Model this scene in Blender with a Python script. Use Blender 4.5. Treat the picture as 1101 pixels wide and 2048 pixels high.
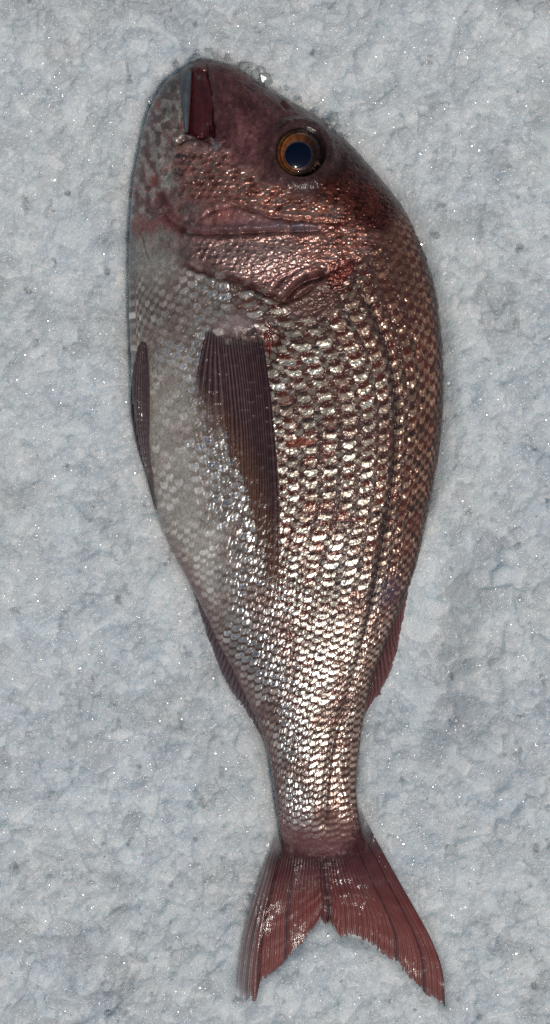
import bpy, math
import numpy as np

SC = bpy.context.scene
for o in list(bpy.data.objects):
    bpy.data.objects.remove(o)

# ------------------------------------------------------------------ camera, sky, sun, exposure
S = 0.00025            # metres per photograph pixel on the ice plane
H = 0.75               # camera height over the ice
FW, FH = 1101, 2048
cam_d = bpy.data.cameras.new('camera')
cam = bpy.data.objects.new('camera', cam_d)
SC.collection.objects.link(cam)
cam.location = (0, 0, H)
cam_d.sensor_fit = 'VERTICAL'
cam_d.sensor_height = 24
cam_d.lens = 24 * H / (FH * S)
cam_d.clip_start = 0.01
cam_d.clip_end = 50
SC.camera = cam

SUN = np.array([0.24, -0.40, 1.0]); SUN = SUN / np.linalg.norm(SUN)
elev = math.asin(SUN[2]); azim = math.atan2(SUN[0], SUN[1])
w = bpy.data.worlds.new('World'); SC.world = w; w.use_nodes = True
nt = w.node_tree
sky = nt.nodes.new('ShaderNodeTexSky')
sky.sky_type = 'NISHITA'; sky.sun_disc = False
sky.sun_elevation = elev; sky.sun_rotation = azim
sky.dust_density = 2.5; sky.ozone_density = 1.0
bg = nt.nodes['Background']; bg.inputs[1].default_value = 0.05
nt.links.new(sky.outputs[0], bg.inputs[0])
sd = bpy.data.lights.new('sun', 'SUN'); sd.energy = 3.8; sd.angle = math.radians(0.6)
sd.color = (1.0, 0.955, 0.89)
sun = bpy.data.objects.new('sun', sd); SC.collection.objects.link(sun)
from mathutils import Vector
sun.rotation_euler = Vector(SUN).to_track_quat('Z', 'Y').to_euler()
sun.location = (0.3, -0.5, 1.5)
SC.view_settings.view_transform = 'Standard'
SC.view_settings.look = 'None'
SC.view_settings.exposure = -0.75
SC.view_settings.gamma = 1.0
SC.cycles.max_bounces = 10
SC.cycles.transparent_max_bounces = 24
SC.cycles.sample_clamp_indirect = 4.0
SC.cycles.use_denoising = False

# ------------------------------------------------------------------ helpers
def world(px, py, zp):
    """point seen at photograph pixel (px,py) whose height is zp pixels above the ice plane"""
    k = (H - zp * S) / H
    return np.stack([(px - 550.5) * S * k, (1024.0 - py) * S * k, zp * S], -1)

def pix(co):
    k = H / (H - co[..., 2]) / S
    return co[..., 0] * k + 550.5, 1024.0 - co[..., 1] * k

def sstep(a, b, x):
    t = np.clip((x - a) / (b - a), 0, 1)
    return t * t * (3 - 2 * t)

def h2(ix, iy, seed):
    ix = ix.astype(np.int64).astype(np.uint64); iy = iy.astype(np.int64).astype(np.uint64)
    n = ix * np.uint64(374761393) + iy * np.uint64(668265263) + np.uint64(seed * 2246822519 + 12345)
    n &= np.uint64(0xFFFFFFFF)
    n = ((n ^ (n >> np.uint64(13))) * np.uint64(1274126177)) & np.uint64(0xFFFFFFFF)
    n = ((n ^ (n >> np.uint64(16))) * np.uint64(2654435761)) & np.uint64(0xFFFFFFFF)
    n = n ^ (n >> np.uint64(15))
    return (n & np.uint64(0xFFFFFF)).astype(np.float64) / float(0x1000000)

def vn(x, y, seed=0):
    ix = np.floor(x); iy = np.floor(y); fx = x - ix; fy = y - iy
    fx = fx * fx * (3 - 2 * fx); fy = fy * fy * (3 - 2 * fy)
    a = h2(ix, iy, seed); b = h2(ix + 1, iy, seed); c = h2(ix, iy + 1, seed); d = h2(ix + 1, iy + 1, seed)
    return (a * (1 - fx) + b * fx) * (1 - fy) + (c * (1 - fx) + d * fx) * fy

def fbm(x, y, seed=0, octs=4):
    s = 0; a = 0.5; t = 0
    for k in range(octs):
        s = s + a * vn(x + 17.3 * k, y - 9.1 * k, seed + k); t += a
        x = x * 2.03; y = y * 2.03; a *= 0.5
    return s / t          # 0..1

def seg_d(px, py, pts):
    """distance to a polyline, and position 0..1 along it"""
    pts = np.asarray(pts, float); best = np.full(px.shape, 1e9); pos = np.zeros(px.shape)
    L = np.r_[0, np.cumsum(np.hypot(*np.diff(pts, axis=0).T))]
    for k in range(len(pts) - 1):
        a = pts[k]; d = pts[k + 1] - a; q = d @ d
        t = np.clip(((px - a[0]) * d[0] + (py - a[1]) * d[1]) / q, 0, 1)
        r = np.hypot(px - a[0] - t * d[0], py - a[1] - t * d[1])
        m = r < best
        best = np.where(m, r, best); pos = np.where(m, (L[k] + t * math.sqrt(q)) / L[-1], pos)
    return best, pos

def sdf(px, py, poly):
    """signed distance, positive inside"""
    poly = np.asarray(poly, float); q = np.vstack([poly, poly[:1]])
    d, _ = seg_d(px, py, q)
    ins = np.zeros(px.shape, bool)
    for k in range(len(poly)):
        x0, y0 = q[k]; x1, y1 = q[k + 1]
        if y0 == y1: continue
        c = ((y0 > py) != (y1 > py)) & (px < (x1 - x0) * (py - y0) / (y1 - y0) + x0)
        ins ^= c
    return np.where(ins, d, -d)

def smooth_line(pts, n, closed=False):
    """Catmull-Rom resample"""
    p = np.asarray(pts, float)
    if closed: p = np.vstack([p[-1], p, p[0], p[1]])
    else: p = np.vstack([2 * p[0] - p[1], p, 2 * p[-1] - p[-2]])
    m = len(p) - 3
    # chord-length parameter so that spacing is even
    L = np.r_[0, np.cumsum(np.linalg.norm(np.diff(p[1:-1], axis=0), axis=1))]
    u = np.interp(np.linspace(0, L[-1], n), L, np.arange(m + 1))
    i = np.minimum(u.astype(int), m - 1); t = (u - i)[:, None]
    a, b, c, d = p[i], p[i + 1], p[i + 2], p[i + 3]
    return 0.5 * (2 * b + (c - a) * t + (2 * a - 5 * b + 4 * c - d) * t ** 2 + (-a + 3 * b - 3 * c + d) * t ** 3)

def lin(c):
    c = np.asarray(c, float) / 255.0
    return np.where(c <= 0.04045, c / 12.92, ((c + 0.055) / 1.055) ** 2.4)

def grid_faces(r, c, wrap=False):
    i = np.arange(r - 1)[:, None]; j = np.arange(c if wrap else c - 1)[None, :]
    j2 = (j + 1) % c
    a = i * c + j; b = i * c + j2; d = (i + 1) * c + j; e = (i + 1) * c + j2
    return np.stack(np.broadcast_arrays(a, b, e, d), -1).reshape(-1, 4)

def mesh(name, co, quads=None, tris=None, mat=None, parent=None, smooth=True, cols=None, floats=None):
    co = np.ascontiguousarray(co, np.float32).reshape(-1, 3)
    me = bpy.data.meshes.new(name)
    quads = np.zeros((0, 4), int) if quads is None else np.asarray(quads)
    tris = np.zeros((0, 3), int) if tris is None else np.asarray(tris)
    loops = np.concatenate([quads.ravel(), tris.ravel()]).astype(np.int32)
    starts = np.concatenate([np.arange(len(quads)) * 4, len(quads) * 4 + np.arange(len(tris)) * 3]).astype(np.int32)
    me.vertices.add(len(co)); me.vertices.foreach_set('co', co.ravel())
    me.loops.add(len(loops)); me.loops.foreach_set('vertex_index', loops)
    me.polygons.add(len(starts)); me.polygons.foreach_set('loop_start', starts)
    me.update(calc_edges=True)
    me.polygons.foreach_set('use_smooth', np.full(len(starts), bool(smooth)))
    for k, v in (cols or {}).items():
        at = me.attributes.new(k, 'FLOAT_COLOR', 'POINT')
        rgba = np.ones((len(co), 4), np.float32); rgba[:, :3] = np.clip(v.reshape(-1, 3), 0, 1)
        at.data.foreach_set('color', rgba.ravel())
    for k, v in (floats or {}).items():
        at = me.attributes.new(k, 'FLOAT', 'POINT')
        at.data.foreach_set('value', np.ascontiguousarray(v, np.float32).ravel())
    if mat: me.materials.append(mat)
    o = bpy.data.objects.new(name, me); SC.collection.objects.link(o)
    if parent: o.parent = parent
    return o

def tag(o, label=None, cat=None, group=None, kind=None):
    if label: o['label'] = label
    if cat: o['category'] = cat
    if group: o['group'] = group
    if kind: o['kind'] = kind

class Mat:
    def __init__(self, name):
        self.m = bpy.data.materials.new(name); self.m.use_nodes = True
        self.t = self.m.node_tree; self.p = self.t.nodes['Principled BSDF']; self.out = self.t.nodes['Material Output']
    def n(self, typ, **kw):
        x = self.t.nodes.new(typ)
        for k, v in kw.items():
            if k in x.inputs: x.inputs[k].default_value = v
            else: setattr(x, k, v)
        return x
    def l(self, a, b): self.t.links.new(a, b)
    def attr(self, name): return self.n('ShaderNodeAttribute', attribute_name=name)
    def math(self, op, a, b):
        x = self.n('ShaderNodeMath', operation=op)
        for k, v in enumerate((a, b)):
            if hasattr(v, 'links') or isinstance(v, bpy.types.NodeSocket): self.l(v, x.inputs[k])
            else: x.inputs[k].default_value = v
        return x.outputs[0]
    def coords(self, scale=(1, 1, 1)):
        tc = self.n('ShaderNodeTexCoord'); mp = self.n('ShaderNodeMapping'); mp.inputs['Scale'].default_value = scale
        self.l(tc.outputs['Object'], mp.inputs[0]); return mp.outputs[0]

# ------------------------------------------------------------------ outlines measured from the photograph (pixels)
SEC = np.array([  # left edge x,y, right edge x,y, half thickness
 [396,120, 412,118, 10],
 [352,148, 455,129, 40],
 [320,184, 520,168, 60],
 [296,232, 568,195, 76],
 [281,292, 628,228, 90],
 [269,350, 692,280, 100],
 [262,420, 752,345, 110],
 [258,490, 806,415, 117],
 [258,560, 842,490, 121],
 [260,640, 868,565, 122],
 [263,720, 881,650, 121],
 [268,805, 887,745, 119],
 [281,890, 884,845, 116],
 [303,985, 871,945, 111],
 [334,1078, 853,1040, 104],
 [366,1140, 834,1125, 95],
 [402,1210, 806,1205, 86],
 [440,1290, 772,1288, 76],
 [480,1370, 744,1366, 66],
 [516,1445, 727,1438, 57],
 [538,1508, 719,1502, 50],
 [548,1568, 713,1562, 43],
 [556,1625, 716,1618, 33],
 [562,1672, 724,1664, 17],
 [572,1722, 732,1712, 5],
 [596,1775, 706,1768, 1]], float)
Z0 = 22.0     # height of the fish's widest contour over the ice plane (pixels)
bodyL = SEC[:, :2]; bodyR = SEC[:, 2:4]
BODY = np.vstack([smooth_line(bodyL, 90), smooth_line(bodyR, 90)[::-1]])
TAIL = [(560,1640),(538,1710),(508,1790),(486,1870),(474,1940),(470,1998),(512,2000),(524,1962),(560,1932),(600,1893),(628,1855),(641,1838),(662,1850),(684,1874),(722,1882),(762,1904),(800,1934),(835,1966),(862,1990),(890,2012),(889,1940),(868,1870),(836,1805),(800,1735),(752,1660),(716,1600)]
ANAL = [(384,1160),(398,1215),(418,1280),(444,1350),(474,1410),(520,1470),(560,1440),(480,1250)]
DORSAL = [(868,930),(852,1030),(836,1080),(826,1120),(815,1200),(800,1280),(783,1350),(765,1390),(730,1428),(690,1400),(780,1100)]
PELVIC = [(285,683),(265,740),(262,830),(276,895),(296,960),(312,1030),(340,1060),(320,900),(300,700)]

# ------------------------------------------------------------------ bed of crushed ice
def worley(x, y, seed, jit=0.9):
    """nearest cell point: returns F1, F2-F1, cell hash coords, offset vector"""
    ix = np.floor(x); iy = np.floor(y)
    f1 = np.full(x.shape, 9.); f2 = np.full(x.shape, 9.)
    cx = np.zeros(x.shape); cy = np.zeros(x.shape); ox = np.zeros(x.shape); oy = np.zeros(x.shape)
    for dx in (-1, 0, 1):
        for dy in (-1, 0, 1):
            jx = ix + dx; jy = iy + dy
            qx = jx + 0.5 + jit * (h2(jx, jy, seed) - 0.5); qy = jy + 0.5 + jit * (h2(jx, jy, seed + 1) - 0.5)
            ax = x - qx; ay = y - qy; d = np.hypot(ax, ay)
            m = d < f1
            f2 = np.where(m, f1, np.minimum(f2, d)); f1 = np.where(m, d, f1)
            cx = np.where(m, jx, cx); cy = np.where(m, jy, cy); ox = np.where(m, ax, ox); oy = np.where(m, ay, oy)
    return f1, f2 - f1, cx, cy, ox, oy

def facets(x, y, size, seed, tilt=0.5, step=0.5):
    wx = x / size + 0.35 * vn(x / size * 1.7, y / size * 1.7, seed + 50); wy = y / size + 0.35 * vn(x / size * 1.7, y / size * 1.7, seed + 51)
    f1, e, cx, cy, ox, oy = worley(wx, wy, seed)
    gx = (h2(cx, cy, seed + 5) - 0.5) * 2 * tilt; gy = (h2(cx, cy, seed + 6) - 0.5) * 2 * tilt
    hgt = (h2(cx, cy, seed + 7) - 0.5) * step + gx * ox + gy * oy - 0.25 * f1 * f1
    return hgt * size, e, h2(cx, cy, seed + 8)

def axis(lo, hi, step, ext):
    core = np.arange(lo, hi + step, step)
    t = np.linspace(0, 1, 70)[1:] ** 1.8 * ext
    return np.r_[lo - t[::-1], core, hi + t]
gx = axis(-30, 1130, 1.7, 1300); gy = axis(-30, 2078, 1.7, 1300)
GX, GY = np.meshgrid(gx, gy)
hz = (fbm(GX / 300, GY / 300, 3, 3) - 0.5) * 40
hz += (fbm(GX / 90, GY / 90, 9, 3) - 0.5) * 22
f_a, e_a, r_a = facets(GX, GY, 46, 100, 0.42, 0.30)
f_b, e_b, r_b = facets(GX, GY, 19, 200, 0.5, 0.42)
f_c, e_c, r_c = facets(GX, GY, 8, 300, 0.6, 0.5)
selA = sstep(0.35, 0.6, fbm(GX / 70, GY / 70, 21, 2))        # where big lumps show
hz += f_b * 0.2 + f_c * 0.3
hz += (fbm(GX / 4, GY / 4, 31, 2) - 0.5) * 2.2
# pits here and there
pit = sstep(0.74, 0.83, fbm(GX / 26, GY / 26, 44, 3)); hz -= pit * 10
hz -= 4
rng = np.random.default_rng(7)
clear = np.zeros_like(hz); grain = np.zeros_like(hz) + 0.5
base0 = hz.copy()
NC = 30000
qx_ = rng.uniform(-60, 1160, NC); qy_ = rng.uniform(-60, 2110, NC)
qs_ = np.minimum(4.8 * (rng.pareto(1.75, NC) + 1.0), 36) * rng.uniform(0.8, 1.25, NC)
order = np.argsort(-qs_)
dz_ = fbm(qx_ / 60, qy_ / 60, 88, 3)
for k_ in order:
    r_ = qs_[k_]; x_, y_ = qx_[k_], qy_[k_]
    if r_ < 9 and rng.uniform() > 0.25 + 1.2 * dz_[k_]: continue
    i0, i1 = np.searchsorted(gy, [y_ - 1.3 * r_, y_ + 1.3 * r_]); j0, j1 = np.searchsorted(gx, [x_ - 1.3 * r_, x_ + 1.3 * r_])
    if i1 - i0 < 2 or j1 - j0 < 2: continue
    dx_ = GX[i0:i1, j0:j1] - x_; dy_ = GY[i0:i1, j0:j1] - y_
    tl = rng.normal(0, 0.13, 2); el = rng.uniform(0.6, 1.0); ro = rng.uniform(0, math.pi)
    top_ = tl[0] * dx_ + tl[1] * dy_ + min(r_, 18) * rng.uniform(0.16, 0.40)
    t2 = rng.normal(0, 0.4, 2)
    top_ = np.minimum(top_, t2[0] * dx_ + t2[1] * dy_ + min(r_, 18) * rng.uniform(0.26, 0.5))
    ns_ = rng.integers(4, 8); a0_ = rng.uniform(0, 6.28)
    for q_ in range(ns_):
        an_ = a0_ + 6.283 * (q_ + rng.uniform(-0.25, 0.25)) / ns_
        u_ = dx_ * math.cos(an_) + dy_ * math.sin(an_)
        rr_ = r_ * (1 - (1 - el) * abs(math.cos(an_ - ro)))
        sl_ = rng.uniform(1.0, 2.6)
        top_ = np.minimum(top_, sl_ * (rr_ * rng.uniform(0.75, 1.0) - u_))
    zc = base0[min(i0 + (i1 - i0) // 2, len(gy) - 1), min(j0 + (j1 - j0) // 2, len(gx) - 1)] - 0.02 * r_ + rng.normal(0, 0.8)
    cand = top_ + zc
    cur = hz[i0:i1, j0:j1]; m_ = cand > cur
    hz[i0:i1, j0:j1] = np.where(m_, cand, cur)
    grain[i0:i1, j0:j1] = np.where(m_, rng.uniform(), grain[i0:i1, j0:j1])
hz += (fbm(GX / 6, GY / 6, 33, 3) - 0.5) * 2.6
# a dip in the ice to the lower right of the fish and along the belly
hz -= 72 * np.exp(-((GX - 880) / 60) ** 2 - ((GY - 1290) / 190) ** 2)
hz -= 14 * np.exp(-((GX - 370) / 45) ** 2 - ((GY - 1330) / 170) ** 2)
# the hollow that holds the fish
sb = -sdf(GX, GY, BODY) + (fbm(GX / 22, GY / 22, 61, 3) - 0.5) * 10
slope = np.where(sb < 6, 0.9, 0.9)
capb = np.where(sb > 0, -14 + sb * 0.85, -14 + sb * 3.0)
capb = np.maximum(capb, -70)
def smin(a, b, k):
    t = np.clip(0.5 + 0.5 * (b - a) / k, 0, 1)
    return b * (1 - t) + a * t - k * t * (1 - t)
hz = smin(hz, capb, 9)
sdw = -sdf(GX, GY, TAIL)
hz = smin(hz, np.maximum(np.where(sdw > 0, -1 + sdw * 0.9, -5), -5), 5)
for P_ in (ANAL, DORSAL, PELVIC):
    s_ = -sdf(GX, GY, P_)
    hz = smin(hz, np.maximum(np.where(s_ > 0, 0 + s_ * 0.9, -6), -6), 5)
# ice pushed up against the snout and the back of the head
for (bx, by, br, bh) in ((452,118,26,16),(545,172,22,16),(500,142,18,14),(655,250,24,16),(340,140,20,8),(690,282,14,12)):
    hz += bh * np.exp(-((GX - bx) ** 2 + (GY - by) ** 2) / br ** 2) * sstep(-4, 6, sb)
ICE_H = hz
def ice_at(px, py):
    i = np.clip(np.searchsorted(gy, py), 1, len(gy) - 1); j = np.clip(np.searchsorted(gx, px), 1, len(gx) - 1)
    return ICE_H[i, j]

im = Mat('crushed_ice')
p = im.p
co3 = im.coords()
nz = im.n('ShaderNodeTexNoise'); nz.inputs['Scale'].default_value = 55; nz.inputs['Detail'].default_value = 5
im.l(co3, nz.inputs[0])
cr = im.n('ShaderNodeValToRGB')
cr.color_ramp.elements[0].position = 0.32; cr.color_ramp.elements[0].color = (0.65, 0.72, 0.76, 1)
cr.color_ramp.elements[1].position = 0.68; cr.color_ramp.elements[1].color = (0.77, 0.815, 0.84, 1)
im.l(nz.outputs[0], cr.inputs[0])
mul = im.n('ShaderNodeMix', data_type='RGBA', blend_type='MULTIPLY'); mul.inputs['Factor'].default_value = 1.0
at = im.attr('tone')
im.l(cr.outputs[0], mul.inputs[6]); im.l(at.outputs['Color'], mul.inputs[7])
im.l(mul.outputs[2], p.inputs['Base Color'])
p.inputs['Subsurface Weight'].default_value = 1.0
p.inputs['Subsurface Radius'].default_value = (0.8, 0.95, 1.0)
p.inputs['Subsurface Scale'].default_value = 0.02
p.inputs['Roughness'].default_value = 0.30
p.inputs['IOR'].default_value = 1.36
nb = im.n('ShaderNodeTexVoronoi'); nb.inputs['Scale'].default_value = 500; im.l(co3, nb.inputs[0])
nb2 = im.n('ShaderNodeTexNoise'); nb2.inputs['Scale'].default_value = 750; nb2.inputs['Detail'].default_value = 2; im.l(co3, nb2.inputs[0])
bsum = im.math('ADD', nb.outputs['Distance'], nb2.outputs[0])
bp = im.n('ShaderNodeBump'); bp.inputs['Strength'].default_value = 0.7; bp.inputs['Distance'].default_value = 0.0012
im.l(bsum, bp.inputs['Height']); im.l(bp.outputs[0], p.inputs['Normal'])
vf = im.n('ShaderNodeTexVoronoi'); vf.inputs['Scale'].default_value = 820; im.l(co3, vf.inputs[0])
sub = im.n('ShaderNodeVectorMath', operation='SUBTRACT'); im.l(vf.outputs['Color'], sub.inputs[0]); sub.inputs[1].default_value = (0.5, 0.5, 0.5)
scl = im.n('ShaderNodeVectorMath', operation='MULTIPLY'); im.l(sub.outputs[0], scl.inputs[0]); scl.inputs[1].default_value = (1.3, 1.3, 0.2)
geo = im.n('ShaderNodeNewGeometry')
ad = im.n('ShaderNodeVectorMath', operation='ADD'); im.l(geo.outputs['Normal'], ad.inputs[0]); im.l(scl.outputs[0], ad.inputs[1])
nrm = im.n('ShaderNodeVectorMath', operation='NORMALIZE'); im.l(ad.outputs[0], nrm.inputs[0]); im.l(nrm.outputs[0], p.inputs['Coat Normal'])
gm_ = im.n('ShaderNodeTexNoise'); gm_.inputs['Scale'].default_value = 190; gm_.inputs['Detail'].default_value = 4; im.l(co3, gm_.inputs[0])
gr_ = im.n('ShaderNodeMapRange'); gr_.inputs['From Min'].default_value = 0.50; gr_.inputs['From Max'].default_value = 0.66; gr_.inputs['To Min'].default_value = 0.05; gr_.inputs['To Max'].default_value = 0.9
im.l(gm_.outputs[0], gr_.inputs['Value']); im.l(gr_.outputs[0], p.inputs['Coat Weight'])
p.inputs['Coat Roughness'].default_value = 0.12; p.inputs['Coat IOR'].default_value = 1.4
rgh = im.n('ShaderNodeMapRange'); rgh.inputs['To Min'].default_value = 0.05; rgh.inputs['To Max'].default_value = 0.4
nb3 = im.n('ShaderNodeTexNoise'); nb3.inputs['Scale'].default_value = 350; im.l(co3, nb3.inputs[0])
ga = im.attr('grain'); im.l(im.math('ADD', im.math('MULTIPLY', nb3.outputs[0], 0.5), im.math('MULTIPLY', ga.outputs['Fac'], 0.5)), rgh.inputs['Value']); im.l(rgh.outputs[0], p.inputs['Roughness'])
tone = np.ones(GX.shape + (3,))
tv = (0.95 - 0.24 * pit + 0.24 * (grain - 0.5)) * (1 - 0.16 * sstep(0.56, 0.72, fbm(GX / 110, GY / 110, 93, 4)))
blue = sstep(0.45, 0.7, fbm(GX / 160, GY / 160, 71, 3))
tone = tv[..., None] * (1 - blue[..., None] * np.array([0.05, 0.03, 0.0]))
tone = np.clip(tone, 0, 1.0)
xyz = np.stack([(GX - 550.5) * S, (1024 - GY) * S, hz * S], -1)
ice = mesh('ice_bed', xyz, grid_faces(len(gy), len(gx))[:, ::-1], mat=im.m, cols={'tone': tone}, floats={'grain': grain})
tag(ice, kind='structure')

# loose translucent crystals lying on the bed
V0 = np.array([[0,0,1],[.894,0,.447],[.276,.851,.447],[-.724,.526,.447],[-.724,-.526,.447],[.276,-.851,.447],[.724,.526,-.447],[-.276,.851,-.447],[-.894,0,-.447],[-.276,-.851,-.447],[.724,-.526,-.447],[0,0,-1]])
F0 = np.array([[0,1,2],[0,2,3],[0,3,4],[0,4,5],[0,5,1],[1,6,2],[2,7,3],[3,8,4],[4,9,5],[5,10,1],[1,10,6],[2,6,7],[3,7,8],[4,8,9],[5,9,10],[11,7,6],[11,8,7],[11,9,8],[11,10,9],[11,6,10]])
N = 34000
cx_ = rng.uniform(-60, 1160, N); cy_ = rng.uniform(-60, 2110, N)
allp = [BODY, TAIL, ANAL, DORSAL, PELVIC]
dmin = np.min([-sdf(cx_, cy_, q) for q in allp], 0)
siz = 1.5 * rng.uniform(0.8, 1.3, N) + 2.4 * (rng.uniform(0, 1, N) < 0.12) * rng.uniform(0, 1, N)
siz *= 1.2
chips = [(398,114,6),(420,110,7),(436,116,5),(462,122,8),(484,130,9),(505,142,6),(520,152,9),(540,166,11),(566,182,6),(600,200,6),(640,226,8),(660,246,12),(676,262,10),(690,274,7),(352,136,6),(388,120,6),(868,470,6),(300,205,5)]
ex = np.array([(a + rng.uniform(-9, 9), b + rng.uniform(-6, 6), c * rng.uniform(.4, 1.3)) for a, b, c in chips for _ in range(3)])
dens = fbm(cx_ / 60, cy_ / 60, 88, 3)
dens = fbm(cx_ / 14, cy_ / 14, 88, 3)
keep = (dmin > siz * 0.9 + 0.5) & (rng.uniform(0, 1, N) < sstep(0.42, 0.68, dens) * 0.9 + 0.12)
cx_, cy_, siz = np.r_[cx_[keep], ex[:, 0]], np.r_[cy_[keep], ex[:, 1]], np.r_[siz[keep], ex[:, 2]]; N = len(siz)
sc3 = siz[:, None] * rng.uniform(0.55, 1.15, (N, 3)) * np.array([1, 1, 0.7])
v = V0[None] * sc3[:, None, :] * rng.uniform(0.68, 1.15, (N, 12, 1))
q = rng.normal(size=(N, 4)); q[:, 1:3] *= 0.22; q /= np.linalg.norm(q, axis=1)[:, None]
W_, X_, Y_, Z_ = q.T
R = np.stack([1-2*(Y_**2+Z_**2), 2*(X_*Y_-Z_*W_), 2*(X_*Z_+Y_*W_), 2*(X_*Y_+Z_*W_), 1-2*(X_**2+Z_**2), 2*(Y_*Z_-X_*W_), 2*(X_*Z_-Y_*W_), 2*(Y_*Z_+X_*W_), 1-2*(X_**2+Y_**2)], -1).reshape(N, 3, 3)
v = np.einsum('nij,nkj->nki', R, v)
v[..., 0] += cx_[:, None]; v[..., 1] += cy_[:, None]; v[..., 2] += np.r_[(ice_at(cx_, cy_) + siz * 0.10)[:-len(ex)], 18 + 0 * ex[:, 0]][:, None]
vc = np.stack([(v[..., 0] - 550.5) * S, (1024 - v[..., 1]) * S, v[..., 2] * S], -1)
fc = (F0[None, :, ::-1] + (np.arange(N) * 12)[:, None, None]).reshape(-1, 3)
cm = Mat('loose_ice')
cmr = cm.n('ShaderNodeMix', data_type='RGBA'); cmr.inputs[6].default_value = (0.62, 0.66, 0.68, 1); cmr.inputs[7].default_value = (0.70, 0.73, 0.75, 1)
cm.l(cm.attr('grain').outputs['Fac'], cmr.inputs['Factor']); cm.l(cmr.outputs[2], cm.p.inputs['Base Color'])
cm.l(cm.attr('clear').outputs['Fac'], cm.p.inputs['Transmission Weight'])
cm.p.inputs['Subsurface Weight'].default_value = 0.0
cm.p.inputs['Subsurface Radius'].default_value = (0.75, 0.92, 1.0)
cm.p.inputs['Subsurface Scale'].default_value = 0.004
cm.p.inputs['IOR'].default_value = 1.5
cm.p.inputs['Roughness'].default_value = 0.17; cm.p.inputs['Specular IOR Level'].default_value = 1.0
n1 = cm.n('ShaderNodeTexNoise'); n1.inputs['Scale'].default_value = 900; n1.inputs['Detail'].default_value = 3
cm.l(cm.coords(), n1.inputs[0])
b1 = cm.n('ShaderNodeBump'); b1.inputs['Strength'].default_value = 0.1; b1.inputs['Distance'].default_value = 0.0005
cm.l(n1.outputs[0], b1.inputs['Height']); cm.l(b1.outputs[0], cm.p.inputs['Normal'])
ch = mesh('crushed_ice', vc.reshape(-1, 3), tris=fc, mat=cm.m, smooth=False, floats={'clear': np.repeat(np.r_[np.where(rng.uniform(0, 1, N - len(ex)) < 0.2, 0.35, 0.0), np.full(len(ex), 0.6)], 12), 'grain': np.repeat(rng.uniform(0, 1, N), 12)})
tag(ch, 'loose translucent crystals of crushed ice scattered over the bed around the fish', 'ice', kind='stuff')

# ------------------------------------------------------------------ the fish
fish = bpy.data.objects.new('fish', None); SC.collection.objects.link(fish)
tag(fish, 'whole red fish with silver and copper scales lying on crushed ice, head at the top', 'fish')
fish.location = (0, 0, 0); fish.empty_display_size = 0.05

NR, NA, NB = 1350, 620, 60
arcl = np.r_[0, np.cumsum(np.hypot(*np.diff((bodyL + bodyR) / 2, axis=0).T))]
tt = np.linspace(0, 1, NR) ** 1.0
def pchip(x, xp, fp):
    """smooth monotone-ish interpolation through xp/fp"""
    h_ = np.diff(xp); d = np.diff(fp) / h_
    m = np.zeros(len(xp)); m[1:-1] = np.where(d[:-1] * d[1:] > 0, 2 * d[:-1] * d[1:] / (d[:-1] + d[1:] + 1e-12), 0)
    m[0] = d[0]; m[-1] = d[-1]
    i = np.clip(np.searchsorted(xp, x) - 1, 0, len(xp) - 2); t = (x - xp[i]) / h_[i]
    return ((1 + 2 * t) * (1 - t) ** 2 * fp[i] + t * (1 - t) ** 2 * h_[i] * m[i] + t * t * (3 - 2 * t) * fp[i + 1] + t * t * (t - 1) * h_[i] * m[i + 1])
arc = tt * arcl[-1]
def crow(col):
    """Catmull-Rom on the section table"""
    f = SEC[:, col]; g = np.gradient(f, arcl)
    i = np.clip(np.searchsorted(arcl, arc) - 1, 0, len(arcl) - 2); hh = arcl[i + 1] - arcl[i]; t = (arc - arcl[i]) / hh
    return ((1 + 2 * t) * (1 - t) ** 2 * f[i] + t * (1 - t) ** 2 * hh * g[i] + t * t * (3 - 2 * t) * f[i + 1] + t * t * (t - 1) * hh * g[i + 1])
Lx, Ly, Rx, Ry = crow(0), crow(1), crow(2), crow(3)
Hh = pchip(arc, arcl, SEC[:, 4])
phi = np.r_[np.linspace(-96, 96, NA), np.linspace(96, 264, NB + 2)[1:-1]] * math.pi / 180
nexp = 2.25
cx1 = np.sign(np.sin(phi)) * np.abs(np.sin(phi)) ** (2 / nexp); cz1 = np.sign(np.cos(phi)) * np.abs(np.cos(phi)) ** (2 / nexp)
U = (cx1 * 0.5 + 0.5)[None, :]
PX = Lx[:, None] * (1 - U) + Rx[:, None] * U
PY = Ly[:, None] * (1 - U) + Ry[:, None] * U
skew = 1 + 0.06 * cx1[None, :]
PZ = (Z0 - 22 * sstep(0.90, 0.99, tt))[:, None] + Hh[:, None] * cz1[None, :] * skew
# plump belly and head forms
top = np.maximum(cz1, 0)[None, :]
def blob(x, y, cx, cy, rx, ry, ang=0.0):
    a = math.radians(ang); dx = x - cx; dy = y - cy
    u = (dx * math.cos(a) + dy * math.sin(a)) / rx; v_ = (-dx * math.sin(a) + dy * math.cos(a)) / ry
    return np.exp(-(u * u + v_ * v_))
co = world(PX, PY, PZ)
ncol = co.shape[1]

def normals(c):
    du = np.gradient(c, axis=0); dv = np.roll(c, -1, 1) - np.roll(c, 1, 1)
    n = np.cross(dv, du); n /= np.linalg.norm(n, axis=-1, keepdims=True) + 1e-12
    return n
Nrm = normals(co)
if Nrm[NR // 2, NA // 2, 2] < 0: Nrm = -Nrm
qx, qy = PX, PY                      # measured coordinates on the skin
topm = sstep(-0.25, 0.05, cz1)[None, :] * np.ones_like(PX)

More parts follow.
